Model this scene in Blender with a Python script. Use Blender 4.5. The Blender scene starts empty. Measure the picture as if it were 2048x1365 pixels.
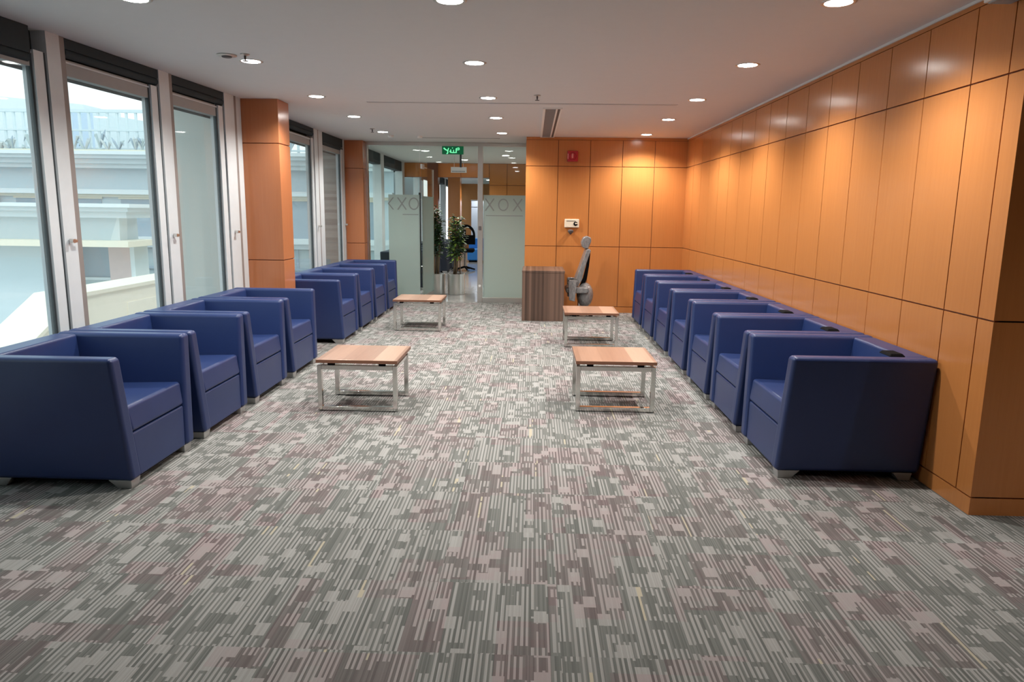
import bpy, math, random
from mathutils import Vector, Matrix
random.seed(7)
S = bpy.context.scene
COL = S.collection
PI = math.pi
R = math.radians

# ------------------------------------------------------------------ camera
CAM_Z = 1.6
pitch, roll, yaw, FPX = 0.176916, 0.013279, -0.026611, 1441.08
cp, sp, cy, sy = math.cos(pitch), math.sin(pitch), math.cos(yaw), math.sin(yaw)
fwd = Vector((sy*cp, cy*cp, -sp)); right = Vector((cy, -sy, 0)); up = right.cross(fwd)
r2 = math.cos(roll)*right + math.sin(roll)*up
u2 = -math.sin(roll)*right + math.cos(roll)*up
cam_d = bpy.data.cameras.new('camera')
cam_d.sensor_width = 36; cam_d.lens = FPX/2048*36; cam_d.clip_start = .05; cam_d.clip_end = 400
cam = bpy.data.objects.new('camera', cam_d); COL.objects.link(cam)
m = Matrix.Identity(4)
for i in range(3):
    m[i][0], m[i][1], m[i][2] = r2[i], u2[i], -fwd[i]
m[2][3] = CAM_Z
cam.matrix_world = m
S.camera = cam

# ------------------------------------------------------------------ world, exposure
SPOT_W = 100
w = bpy.data.worlds.new('hazy_sky'); S.world = w; w.use_nodes = True
nt = w.node_tree; nt.nodes.clear()
o = nt.nodes.new('ShaderNodeOutputWorld'); bgn = nt.nodes.new('ShaderNodeBackground')
tc = nt.nodes.new('ShaderNodeTexCoord'); sx = nt.nodes.new('ShaderNodeSeparateXYZ')
rp = nt.nodes.new('ShaderNodeValToRGB')
rp.color_ramp.elements[0].position = .45; rp.color_ramp.elements[0].color = (.66, .69, .70, 1)
rp.color_ramp.elements[1].position = .62; rp.color_ramp.elements[1].color = (.74, .94, 1.0, 1)
e = rp.color_ramp.elements.new(.53); e.color = (.90, 1.0, 1.0, 1)
mr = nt.nodes.new('ShaderNodeMapRange'); mr.inputs[1].default_value = -1; mr.inputs[2].default_value = 1
nt.links.new(tc.outputs['Generated'], sx.inputs[0]); nt.links.new(sx.outputs[2], mr.inputs[0])
nt.links.new(mr.outputs[0], rp.inputs[0]); nt.links.new(rp.outputs[0], bgn.inputs[0])
bgn.inputs[1].default_value = 1.3
nt.links.new(bgn.outputs[0], o.inputs[0])
sun_d = bpy.data.lights.new('hazy_sun', 'SUN'); sun_d.energy = 1.0; sun_d.angle = R(14); sun_d.color = (1, .96, .90)
sun = bpy.data.objects.new('hazy_sun', sun_d); COL.objects.link(sun)
sun.rotation_euler = Vector((.55, -.62, .95)).to_track_quat('Z', 'Y').to_euler()
S.view_settings.view_transform = 'Standard'; S.view_settings.look = 'None'
S.view_settings.gamma = 1; S.view_settings.use_curve_mapping = False
S.view_settings.exposure = 0.42
cyc = S.cycles
cyc.use_denoising = True; cyc.max_bounces = 9; cyc.diffuse_bounces = 5; cyc.glossy_bounces = 4
cyc.transparent_max_bounces = 24; cyc.transmission_bounces = 8
cyc.sample_clamp_indirect = 6; cyc.caustics_reflective = False; cyc.caustics_refractive = False

# ------------------------------------------------------------------ material helpers
class NT:
    def __init__(s, name):
        s.m = bpy.data.materials.new(name); s.m.use_nodes = True
        s.t = s.m.node_tree; s.b = s.t.nodes['Principled BSDF']; s.out = s.t.nodes['Material Output']
    def n(s, typ): return s.t.nodes.new('ShaderNode'+typ)
    def put(s, sock, v):
        if v is None: return
        if isinstance(v, bpy.types.NodeSocket): s.t.links.new(v, sock)
        else: sock.default_value = v
    def M(s, op, a, b=None, c=None):
        n = s.n('Math'); n.operation = op
        for i, v in enumerate((a, b, c)): s.put(n.inputs[i], v)
        return n.outputs[0]
    def pos(s):
        n = s.n('TexCoord'); x = s.n('SeparateXYZ'); s.t.links.new(n.outputs['Object'], x.inputs[0])
        return x.outputs[0], x.outputs[1], x.outputs[2], n.outputs['Object']
    def comb(s, a, b, c=0.0):
        n = s.n('CombineXYZ')
        for i, v in enumerate((a, b, c)): s.put(n.inputs[i], v)
        return n.outputs[0]
    def wn(s, a, b=0.0, c=0.0):
        n = s.n('TexWhiteNoise'); n.noise_dimensions = '3D'; s.put(n.inputs['Vector'], s.comb(a, b, c)); return n.outputs['Value']
    def noise(s, vec, scale=5, detail=3, rough=.55):
        n = s.n('TexNoise'); s.put(n.inputs['Vector'], vec); n.inputs['Scale'].default_value = scale
        n.inputs['Detail'].default_value = detail; n.inputs['Roughness'].default_value = rough; return n.outputs[0]
    def scale(s, vec, k):
        n = s.n('Mapping'); s.put(n.inputs[0], vec); n.inputs['Scale'].default_value = k; return n.outputs[0]
    def mix(s, f, a, b):
        n = s.n('MixRGB'); s.put(n.inputs[0], f)
        for i, v in ((1, a), (2, b)): s.put(n.inputs[i], v if isinstance(v, bpy.types.NodeSocket) else (*v, 1))
        return n.outputs[0]
    def base(s, c, rough=.5, metal=0., spec=.5):
        s.put(s.b.inputs['Base Color'], c if isinstance(c, bpy.types.NodeSocket) else (*c, 1))
        s.put(s.b.inputs['Roughness'], rough); s.b.inputs['Metallic'].default_value = metal
        s.b.inputs['Specular IOR Level'].default_value = spec
        return s
    def bump(s, h, strength=.1, dist=.01):
        n = s.n('Bump'); n.inputs['Strength'].default_value = strength; n.inputs['Distance'].default_value = dist
        s.put(n.inputs['Height'], h); s.t.links.new(n.outputs[0], s.b.inputs['Normal']); return s

def plain(name, c, rough=.5, metal=0., spec=.5, var=.06):
    t = NT(name); _, _, _, v = t.pos()
    f = t.noise(v, 9, 3)
    t.base(t.mix(f, tuple(x*(1-var) for x in c), tuple(min(1, x*(1+var)) for x in c)), rough, metal, spec)
    return t.m

def wood_panel(name, c1, c2, rough=.16):
    t = NT(name); x, y, z, v = t.pos()
    g = t.noise(t.scale(v, (55, 55, 1.6)), 1, 4, .6)
    g2 = t.noise(t.scale(v, (1.8, 1.8, .35)), 1, 2)
    c = t.mix(g, c1, c2)
    c = t.mix(t.M('MULTIPLY', g2, .25), c, tuple(k*.72 for k in c1))
    t.base(c, t.M('MULTIPLY_ADD', g, .10, rough), 0, .5); t.bump(g, .04, .004)
    return t.m

def emis(name, c, st):
    t = NT(name); t.base((0, 0, 0)); t.b.inputs['Emission Color'].default_value = (*c, 1); t.b.inputs['Emission Strength'].default_value = st
    return t.m

def glassy(name, tint=(1, 1, 1), refl=.5, haze=0.0, hazec=(.8, .85, .85)):
    # thin pane: clear transmission + Fresnel mirror + a little milky film
    t = NT(name); t.t.nodes.remove(t.b)
    tr = t.n('BsdfTransparent'); tr.inputs[0].default_value = (*tint, 1)
    gl = t.n('BsdfGlossy'); gl.inputs['Roughness'].default_value = .02; gl.inputs[0].default_value = (refl, refl, refl, 1)
    ge = t.n('NewGeometry'); dt = t.n('VectorMath'); dt.operation = 'DOT_PRODUCT'
    t.t.links.new(ge.outputs['Normal'], dt.inputs[0]); t.t.links.new(ge.outputs['Incoming'], dt.inputs[1])
    c_ = t.M('SUBTRACT', 1.0, t.M('ABSOLUTE', dt.outputs['Value'])); frs = t.M('MULTIPLY_ADD', t.M('POWER', c_, 5.0), .90, .035)
    mx = t.n('MixShader'); t.t.links.new(frs, mx.inputs[0]); t.t.links.new(tr.outputs[0], mx.inputs[1]); t.t.links.new(gl.outputs[0], mx.inputs[2])
    last = mx.outputs[0]
    if haze > 0:
        df = t.n('BsdfDiffuse'); df.inputs[0].default_value = (*hazec, 1)
        tl = t.n('BsdfTranslucent'); tl.inputs[0].default_value = (*hazec, 1)
        m1 = t.n('MixShader'); m1.inputs[0].default_value = .5; t.t.links.new(df.outputs[0], m1.inputs[1]); t.t.links.new(tl.outputs[0], m1.inputs[2])
        m2 = t.n('MixShader')
        m2.inputs[0].default_value = haze
        t.t.links.new(last, m2.inputs[1]); t.t.links.new(m1.outputs[0], m2.inputs[2]); last = m2.outputs[0]
    t.t.links.new(last, t.out.inputs[0])
    return t.m

def carpet():
    t = NT('carpet_tiles'); x, y, z, v = t.pos(); M = t.M
    tr = M('FLOOR', M('DIVIDE', M('ADD', y, 8.93), .515)); tcx = M('FLOOR', M('DIVIDE', M('ADD', x, 8.11), .515))
    tw = t.wn(tcx, tr, 3.1)
    xs = M('ADD', x, M('MULTIPLY', M('FLOOR', M('MULTIPLY', tw, 40)), .0515))
    ys = M('ADD', y, M('MULTIPLY', tw, 7.3))
    i = M('FLOOR', M('DIVIDE', xs, .0206)); g = M('FLOOR', M('DIVIDE', xs, .0618)); gb = M('FLOOR', M('DIVIDE', M('ADD', xs, .02), .0515))
    fr = M('FRACT', M('DIVIDE', xs, .0206))
    k = M('FLOOR', M('DIVIDE', M('ADD', ys, M('MULTIPLY', t.wn(g, 1.7), 1.3)), M('MULTIPLY_ADD', t.wn(g, 6.1), .05, .05)))
    md = t.wn(g, k, tw)
    k2 = M('FLOOR', M('DIVIDE', M('ADD', ys, M('MULTIPLY', t.wn(i, 9.2), 2.0)), .19))
    line = M('LESS_THAN', fr, M('MULTIPLY_ADD', t.wn(i, 5.9), .30, .34))
    s1 = M('MULTIPLY', M('GREATER_THAN', t.wn(i, k2, 2.2), .36), M('LESS_THAN', md, .42))
    s2 = M('MULTIPLY', M('GREATER_THAN', md, .42), M('LESS_THAN', md, .80))
    stripe = M('MULTIPLY', line, M('MAXIMUM', s1, s2))
    kb = M('FLOOR', M('DIVIDE', M('ADD', ys, t.wn(gb, 4.7)), .085))
    blk = M('GREATER_THAN', t.wn(gb, kb, 12.3), .90)
    light = M('MAXIMUM', stripe, blk)
    fib = t.noise(v, 420, 2, .7)
    zx = M('FLOOR', M('DIVIDE', M('ADD', xs, .01), .206)); zy = M('FLOOR', M('DIVIDE', ys, .31))
    pk = M('MULTIPLY', M('GREATER_THAN', t.wn(zx, zy, 5.5), .60), M('MULTIPLY_ADD', t.wn(g, k, 1.1), .6, .4))
    pk = M('MULTIPLY', pk, t.noise(v, .7, 2))
    pk = M('MINIMUM', M('MULTIPLY', pk, 1.65), 1.0)
    i3 = M('FLOOR', M('DIVIDE', xs, .0052))
    rib = t.wn(i3, 3.0)
    dk = t.mix(rib, (.118, .122, .112), (.215, .216, .200))
    lt = t.mix(t.wn(i3, 4.0), (.33, .32, .30), (.41, .40, .38))
    dkp = t.mix(pk, dk, t.mix(rib, (.135, .095, .095), (.21, .16, .16))); ltp = t.mix(pk, lt, (.385, .31, .305))
    c = t.mix(light, dkp, ltp)
    yl = M('GREATER_THAN', t.wn(i, zy, 7.7), .99)
    c = t.mix(M('MULTIPLY', yl, light), c, (.50, .44, .33))
    c = t.mix(M('MULTIPLY', fib, .4), c, (.10, .10, .095))
    t.base(c, .95, 0, .1); t.bump(fib, .35, .004)
    return t.m

def planks(name, c1, c2, width, axis='x', grain=(70, 3, 3), rough=.35):
    t = NT(name); x, y, z, v = t.pos(); a = {'x': x, 'y': y, 'z': z}[axis]
    i = t.M('FLOOR', t.M('DIVIDE', t.M('ADD', a, 10.0), width))
    g = t.noise(t.scale(v, grain), 1, 4, .65)
    f = t.M('ADD', t.M('MULTIPLY', t.wn(i, 2.0), .75), t.M('MULTIPLY', g, .45))
    f = t.M('MINIMUM', f, 1.0)
    t.base(t.mix(f, c1, c2), rough, 0, .5); return t.m

MAT = {}
MAT['carpet'] = carpet()
MAT['ceiling'] = plain('ceiling_paint', (.70, .685, .67), .8, var=.02)
MAT['wood'] = wood_panel('orange_veneer', (.60, .232, .068), (.50, .18, .050))
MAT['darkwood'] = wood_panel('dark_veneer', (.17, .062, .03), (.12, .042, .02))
MAT['colwood'] = wood_panel('veneer_daylight_tint', (.52, .195, .082), (.45, .155, .062))  # orange veneer with the pinkish daylight put into its colour
MAT['headrail'] = plain('head_rail_soffit_shade', (.36, .365, .36), .6)  # grey lowered to carry the shade of the soffit outside
MAT['groove'] = plain('veneer_groove', (.20, .055, .016), .5)
MAT['leather'] = None
t = NT('blue_leatherette'); _, _, _, v = t.pos(); f = t.noise(v, 160, 2)
t.base(t.mix(t.noise(v, 6, 2), (.014, .030, .108), (.018, .037, .130)), .38, 0, .5); t.bump(f, .06, .002); MAT['leather'] = t.m
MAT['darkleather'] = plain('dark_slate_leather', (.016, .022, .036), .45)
MAT['steel'] = plain('brushed_steel', (.70, .69, .66), .33, 1)
MAT['chrome'] = plain('chrome', (.66, .655, .63), .16, 1, var=.02)
MAT['footmetal'] = plain('satin_metal_foot', (.50, .50, .49), .4, .7)
MAT['black'] = plain('black_plastic', (.005, .005, .006), .8, 0, .08)
MAT['alu'] = plain('grey_aluminium_frame', (.64, .68, .70), .45, .05)
MAT['alu2'] = plain('aluminium_brown_reflection', (.27, .24, .225), .45, .05)  # brown reflection on the aluminium strip, painted as its colour
MAT['gasket'] = plain('dark_gasket', (.04, .05, .055), .5)
MAT['blind'] = plain('charcoal_blind', (.042, .056, .062), .75, 0, .2)
MAT['whitepaint'] = plain('white_paint', (.80, .79, .76), .5, var=.02)
MAT['tabletop'] = planks('walnut_strips', (.17, .085, .052), (.48, .30, .215), .083, 'x', (60, 3, 60), .30)
MAT['tableedge'] = plain('walnut_edge', (.19, .085, .05), .4)
MAT['desk'] = planks('zebrano_laminate', (.036, .021, .015), (.165, .10, .072), .031, 'x', (90, 30, 1.2), .38)
MAT['glass'] = glassy('clear_glass', (.90, .95, .93), .9)
MAT['winglass'] = glassy('window_glass', (.955, .975, .975), .55, .05, (.85, .9, .9))
MAT['frost'] = glassy('frosted_film', (.80, .86, .83), .7, .74, (.54, .61, .575))
MAT['frostline'] = plain('etched_grey_line', (.20, .21, .20), .6)
MAT['lamp'] = emis('lamp_diffuser', (1, .975, .93), 30)
MAT['can'] = plain('lamp_trim', (.55, .53, .50), .3, .6)
MAT['grille'] = plain('dark_grille', (.10, .085, .085), .6)
MAT['slot'] = plain('slot_dark', (.16, .14, .14), .7)
MAT['red'] = plain('red_plastic', (.42, .02, .03), .3)
MAT['redlens'] = plain('pink_lens', (.75, .25, .24), .15)
MAT['green'] = emis('green_panel', (.0, .055, .02), 1.0)
MAT['greenlit'] = emis('green_glyph', (.18, .95, .42), .9)
MAT['greybox'] = plain('grey_plastic', (.33, .33, .33), .5)
MAT['cream'] = plain('cream_plastic', (.80, .68, .52), .45, var=.02)
MAT['tile'] = planks('polished_tile', (.34, .33, .31), (.44, .43, .41), .6, 'y', (2, 2, 2), .10)
MAT['leaf'] = plain('leaf_green', (.055, .13, .03), .45, var=.35)
MAT['leafy'] = plain('leaf_yellow_green', (.25, .38, .05), .45, var=.3)
MAT['leafd'] = plain('leaf_dark', (.025, .05, .022), .5, var=.3)
MAT['stem'] = plain('plant_stem', (.16, .11, .06), .7)
MAT['soil'] = plain('soil', (.03, .022, .016), .9)
MAT['wrap'] = None
t = NT('grey_plastic_wrap'); _, _, _, v = t.pos(); f = t.noise(t.scale(v, (1, 1, .45)), 30, 4, .75)
t.base(t.mix(f, (.035, .035, .038), (.46, .45, .44)), .2, .25, .8); t.bump(f, .9, .02); MAT['wrap'] = t.m
MAT['whiteboard'] = plain('pale_blue_board', (.62, .70, .84), .35, var=.02)
MAT['brightblue'] = plain('bright_blue_cloth', (.03, .22, .62), .6)
MAT['bld'] = plain('pale_render', (.60, .68, .72), .85, var=.03)  # haze is put into the outside colours by keeping them pale
MAT['bldcap'] = plain('pale_cornice', (.72, .78, .80), .8, var=.03)
MAT['bldcream'] = plain('cream_stone', (.82, .76, .63), .85, var=.05)
MAT['bldwin'] = plain('distant_window', (.33, .41, .48), .35)
MAT['bldwin2'] = plain('shuttered_glass', (.42, .50, .52), .4)
MAT['bldpink'] = plain('pink_pillar', (.68, .52, .50), .85)
MAT['bldblue'] = plain('blue_grey_box', (.50, .60, .72), .8)
MAT['railing'] = plain('white_railing', (.60, .68, .71), .7)
MAT['bldyellow'] = plain('ochre_ledge', (.66, .62, .50), .85)
MAT['ground'] = plain('pale_paving', (.50, .54, .55), .9)
MAT['fin'] = plain('beige_render', (.60, .60, .56), .9, var=.03)
MAT['blind_reflection'] = planks('blind_reflection_stripes', (.14, .12, .10), (.36, .33, .30), .055, 'z', (4, 4, 60), .55)  # stripes stand for blinds reflected in the far window

# ------------------------------------------------------------------ mesh helpers
class MB:
    def __init__(s): s.v = []; s.f = []; s.mi = []; s.mats = []
    def mid(s, mat):
        if mat not in s.mats: s.mats.append(mat)
        return s.mats.index(mat)
    def add(s, vs, fs, mat):
        b = len(s.v); s.v += [tuple(p) for p in vs]; k = s.mid(mat)
        for f in fs: s.f.append(tuple(b+i for i in f)); s.mi.append(k)
        return s
    def hexa(s, p, mat):  # p: 4 bottom ccw, 4 top ccw
        return s.add(p, [(3, 2, 1, 0), (4, 5, 6, 7), (0, 1, 5, 4), (1, 2, 6, 5), (2, 3, 7, 6), (3, 0, 4, 7)], mat)
    def box(s, x0, x1, y0, y1, z0, z1, mat):
        return s.hexa([(x0, y0, z0), (x1, y0, z0), (x1, y1, z0), (x0, y1, z0), (x0, y0, z1), (x1, y0, z1), (x1, y1, z1), (x0, y1, z1)], mat)
    def prism(s, pts, lo, hi, mat, axis='y'):  # pts 2D outline extruded along axis
        n = len(pts)
        def P(a, b, c): return {'y': (a, c, b), 'x': (c, a, b), 'z': (a, b, c)}[axis]
        vs = [P(a, b, lo) for a, b in pts]+[P(a, b, hi) for a, b in pts]
        fs = [tuple(range(n)), tuple(range(2*n-1, n-1, -1))]+[(i, i+n, (i+1) % n+n, (i+1) % n) for i in range(n)]
        return s.add(vs, fs, mat)
    def lathe(s, prof, c, mat, n=24, cap=True):
        cx, cy_, cz = c; vs = []
        for r, z in prof:
            for k in range(n): a = 2*PI*k/n; vs.append((cx+r*math.cos(a), cy_+r*math.sin(a), cz+z))
        fs = []
        for j in range(len(prof)-1):
            for k in range(n): a = j*n+k; b = j*n+(k+1) % n; fs.append((a, b, b+n, a+n))
        if cap: fs.append(tuple(range(n-1, -1, -1))); fs.append(tuple((len(prof)-1)*n+k for k in range(n)))
        return s.add(vs, fs, mat)
    def tube(s, pts, r, mat, n=8):
        pts = [Vector(p) for p in pts]; vs = []; rs = r if isinstance(r, (list, tuple)) else [r]*len(pts)
        for i, p in enumerate(pts):
            d = (pts[min(i+1, len(pts)-1)]-pts[max(i-1, 0)]).normalized()
            a = Vector((0, 0, 1)) if abs(d.z) < .9 else Vector((1, 0, 0))
            u = d.cross(a).normalized(); w_ = d.cross(u)
            for k in range(n): q = 2*PI*k/n; vs.append(p+rs[i]*(math.cos(q)*u+math.sin(q)*w_))
        fs = [(j*n+k, j*n+(k+1) % n, (j+1)*n+(k+1) % n, (j+1)*n+k) for j in range(len(pts)-1) for k in range(n)]
        fs += [tuple(range(n-1, -1, -1)), tuple((len(pts)-1)*n+k for k in range(n))]
        return s.add(vs, fs, mat)
    def ell(s, c, r, mat, nu=16, nv=10):
        vs = []
        for j in range(nv+1):
            t_ = PI*j/nv
            for k in range(nu):
                a = 2*PI*k/nu; vs.append((c[0]+r[0]*math.sin(t_)*math.cos(a), c[1]+r[1]*math.sin(t_)*math.sin(a), c[2]+r[2]*math.cos(t_)))
        fs = [(j*nu+k, (j+1)*nu+k, (j+1)*nu+(k+1) % nu, j*nu+(k+1) % nu) for j in range(nv) for k in range(nu)]
        return s.add(vs, fs, mat)
    def build(s, name, parent=None, bevel=0, seg=2, smooth=False, sub=0):
        me = bpy.data.meshes.new(name); me.from_pydata(s.v, [], s.f)
        for m_ in s.mats: me.materials.append(MAT[m_])
        for p, k in zip(me.polygons, s.mi): p.material_index = k
        import bmesh
        bm = bmesh.new(); bm.from_mesh(me)
        bmesh.ops.remove_doubles(bm, verts=bm.verts, dist=1e-5) if smooth == 'weld' else None
        bmesh.ops.recalc_face_normals(bm, faces=bm.faces); bm.to_mesh(me); bm.free()
        ob = bpy.data.objects.new(name, me); COL.objects.link(ob)
        if parent: ob.parent = parent
        if bevel:
            b = ob.modifiers.new('bevel', 'BEVEL'); b.width = bevel; b.segments = seg; b.limit_method = 'ANGLE'; b.angle_limit = R(35); b.harden_normals = True
            for p in me.polygons: p.use_smooth = True
        elif smooth:
            for p in me.polygons: p.use_smooth = True
            if smooth == 'edge': me.set_sharp_from_angle(angle=R(40))
        if sub:
            b = ob.modifiers.new('sub', 'SUBSURF'); b.levels = sub; b.render_levels = sub
        return ob

def tag(o, label=None, cat=None, group=None, kind=None):
    if label: o['label'] = label
    if cat: o['category'] = cat
    if group: o['group'] = group
    if kind: o['kind'] = kind
    return o
def struct(o, label=None): return tag(o, label, None, None, 'structure')
def empty(name, loc=(0, 0, 0), rz=0):
    o = bpy.data.objects.new(name, None); COL.objects.link(o); o.location = loc; o.rotation_euler = (0, 0, rz); o.empty_display_size = .1
    return o
def children(o): return [c for c in bpy.data.objects if c.parent == o]
def copy_tree(o, parent=None):
    kids = children(o)
    c = o.copy(); COL.objects.link(c); c.parent = parent
    for k in kids: copy_tree(k, c)
    return c

# ------------------------------------------------------------------ room shell
CZ = 2.775; XR = 2.41; YB = 11.75; YP = 12.85; Z1 = 2.329; Z2 = 1.071; YC = 3.787
struct(MB().box(-4.2, 6.2, -5, YP+.02, -.12, 0, 'carpet').build('floor'), 'grey patterned carpet tiles with pink and sage stripes')
struct(MB().box(-3.3, 3.2, YP+.02, 32, -.12, -.002, 'tile').build('floor_hall'), 'polished pale tile floor beyond the glass partition')
struct(MB().box(-4.2, 6.2, -5, YP, CZ, CZ+.15, 'ceiling').build('ceiling'), 'flat off-white painted ceiling')
struct(MB().box(-3.4, 3.2, YP, 32, CZ, CZ+.15, 'ceiling').build('ceiling_hall'), 'white ceiling of the hall beyond the glass')

def panel_wall(name, a0, a1, joints, P, zones, face_t=.012, back=.16, gap=.009, label=None, inset=0):
    """P(a, depth, z): depth 0 = face, >0 into the wall"""
    b = MB()
    def bx(x0, x1, d0, d1, z0, z1, mat):
        b.hexa([P(x0, d0, z0), P(x1, d0, z0), P(x1, d1, z0), P(x0, d1, z0), P(x0, d0, z1), P(x1, d0, z1), P(x1, d1, z1), P(x0, d1, z1)], mat)
    bx(a0+inset, a1, face_t, back, 0, CZ, 'groove')
    js = [a0]+sorted(j for j in joints if a0 < j < a1)+[a1]
    for zi, (z0, z1, full) in enumerate(zones):
        cells = list(zip(js[:-1], js[1:])) if full else [(a0, a1)]
        for x0, x1 in cells:
            g0 = gap/2 if x0 != a0 else 0; g1 = gap/2 if x1 != a1 else 0
            bx(x0+g0, x1-g1, 0, face_t, z0+(gap/2 if z0 > 0 else 0), z1-(gap/2 if z1 < CZ-.05 else 0), 'wood')
    return struct(b.build(name), label)

ZON = [(0, .10, False), (.10, Z2, True), (Z2, Z1, True), (Z1, CZ-.045, True), (CZ-.045, CZ, False)]
jr = [3.926, 4.252, 4.737, 5.217, 5.702, 6.208, 6.707, 7.231, 7.735, 8.236, 8.738, 9.204, 9.71, 10.22, 10.72, 11.23]
panel_wall('wall_right', YC+.012, YB, jr, lambda a, d, z: (XR+d, a, z), ZON, label='long orange veneer panelled wall on the right')
panel_wall('wall_back', -.127, XR+.1, [XR-.507*k for k in range(1, 5)], lambda a, d, z: (a, YB+d, z), ZON, label='orange veneer panelled back wall')
panel_wall('wall_corner', XR, 6.0, [4.2], lambda a, d, z: (a, YC+d, z), ZON, label='shaded orange veneer return wall at the right edge', inset=.03)
struct(MB().box(-.127, .05, YB+.16, YP-.02, 0, CZ, 'wood').build('wall_return'), 'short veneer return beside the glass partition')
struct(MB().box(XR-.012, XR, YC, YB, CZ-.016, CZ, 'whitepaint').build('trim_1'), 'thin pale trim between right wall and ceiling')
struct(MB().box(6.0, 6.15, -5, YC, 0, CZ, 'wood').build('wall_side'))
struct(MB().box(-4.2, 6.15, -5.15, -5, 0, CZ, 'wood').build('wall_rear'))

# ------------------------------------------------------------------ left facade
DX = (-3.18+3.40)/3.83
def FA(y, n, z):   # near bay plane, n inward
    return (-3.40+(y-4.2)*DX+n, y-n*DX, z)
def FB(y, n, z): return (-3.245+n, y, z)
def fbox(b, F, y0, y1, n0, n1, z0, z1, mat):
    b.hexa([F(y0, n0, z0), F(y0, n1, z0), F(y1, n1, z0), F(y1, n0, z0), F(y0, n0, z1), F(y0, n1, z1), F(y1, n1, z1), F(y1, n0, z1)], mat)
SILL = .22; HEAD = 2.52
def window(idx, F, y0, y1, ypost, lab, darkside=False, cass=2.63):
    """glass from y0..y1, then sash strip, gasket, mullion post up to ypost"""
    b = MB()
    fbox(b, F, y0-.02, y1+.01, -.09, -.02, HEAD, cass, 'headrail')
    fbox(b, F, y0-.01, y1+.01, -.035, -.012, HEAD+.085, HEAD+.097, 'alu')
    fbox(b, F, y0-.02, y1+.01, -.09, -.02, 0, SILL, 'alu')
    fbox(b, F, y1-.004, y1+.014, -.05, -.018, 0, cass, 'gasket')
    fbox(b, F, y1+.014, y1+.105, -.09, .0, 0, cass, 'alu')
    fbox(b, F, y1+.105, y1+.132, -.09, -.008, 0, cass, 'gasket')
    fbox(b, F, y1+.132, ypost-.055, -.10, .008, 0, CZ, 'alu')
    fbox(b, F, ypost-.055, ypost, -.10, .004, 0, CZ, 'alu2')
    root = struct(b.build('window_%d' % idx), lab)
    p = MB(); fbox(p, F, y0, y1, -.034, -.028, SILL, HEAD, 'winglass'); p.build('pane', root)
    h = MB(); fbox(h, F, (y1+ypost)/2+.01, (y1+ypost)/2+.03, .015, .05, 1.34, 1.37, 'steel')
    fbox(h, F, (y1+ypost)/2-.005, (y1+ypost)/2+.045, .045, .055, 1.345, 1.365, 'steel'); h.build('handle', root)
    return root
window(1, FA, 3.60, 4.965, 5.285, 'nearest tall window cut by the left edge of view')
window(2, FA, 5.285, 6.32, 6.665, 'tall window framing the blue-grey rooftop box')
window(3, FA, 6.665, 7.50, 7.90, 'tall window facing a plain beige fin, left of the column')
window(4, FB, 9.05, 10.72, 11.08, 'narrow tall window just right of the near column')
window(5, FB, 11.30, 12.36, 12.60, 'window striped by brown grey blind reflections beside the far column')
window(6, FA, 2.2, 3.28, 3.60, 'tall window nearer the camera, outside the frame')
b = MB(); fbox(b, FB, 11.08, 11.30, -.1, .0, 0, CZ, 'alu'); struct(b.build('trim_2'), 'pale post between the two far windows')
b = MB(); fbox(b, FB, 8.40, 9.05, -.1, -.02, 0, CZ, 'alu'); struct(b.build('trim_3'))
b = MB(); fbox(b, FA, -5, 2.2, -.12, -.02, 0, CZ, 'whitepaint'); struct(b.build('wall_left'), 'left wall behind the camera')
b = MB(); fbox(b, FA, .5, 8.05, -.11, -.1, 2.5, CZ+.1, 'blind'); struct(b.build('trim_4'))
b = MB(); fbox(b, FB, 8.40, 13.0, -.11, -.1, 2.5, CZ+.1, 'blind'); struct(b.build('trim_5'))
b = MB(); fbox(b, FA, 7.90, 8.04, -.12, -.01, 0, CZ, 'alu'); struct(b.build('trim_6'), 'aluminium post against the near column')

def cassette(F, y0, y1, z0, lab, proud=.03):
    root = MB()
    fbox(root, F, y0, y1, -.09, proud-.03, z0+.06, CZ-.002, 'blind')
    o_ = root.build('roller_blind_cassette', bevel=.003)
    r_ = MB(); a, c_ = F(y0+.01, -.03, z0+.035), F(y1-.01, -.03, z0+.035); r_.tube([a, c_], .033, 'blind', 12); r_.build('rolled_blind', o_, smooth='edge')
    return tag(o_, lab, 'roller blind', 'roller blind cassettes over the windows')
cassette(FA, 3.62, 4.955, 2.54, 'dark blind cassette over the nearest window at the left edge')
cassette(FA, 5.29, 6.46, 2.64, 'long dark blind cassette over the window showing the rooftop box')
cassette(FA, 6.67, 7.86, 2.64, 'dark blind cassette touching the near wooden column')
cassette(FB, 8.55, 10.86, 2.66, 'dark blind cassette just right of the near column')
cassette(FB, 11.31, 12.58, 2.58, 'dark deep blind cassette beside the far wooden column')

# columns (veneer clad)
def column(x0, x1, y0, y1, lab, nm='wall_column'):
    b = MB(); g = .008
    b.box(x0+.01, x1-.01, y0+.01, y1-.01, 0, CZ, 'groove')
    for z0, z1 in ((0, .10), (.10, 1.035), (1.035, 2.307), (2.307, CZ)):
        b.box(x0, x1, y0, y1, z0+(g/2 if z0 else 0), z1-(g/2 if z1 < CZ else 0), 'colwood')
    return b.build(nm, bevel=.003, seg=1)
tag(column(-3.30, -2.785, 8.045, 8.40, ''), 'wide orange veneer clad column standing between the window bays', 'column').name = 'column'
tag(column(-3.30, -2.93, 12.60, 13.05, ''), 'farther orange veneer clad column beside the glass partition', 'column').name = 'column'

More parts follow.
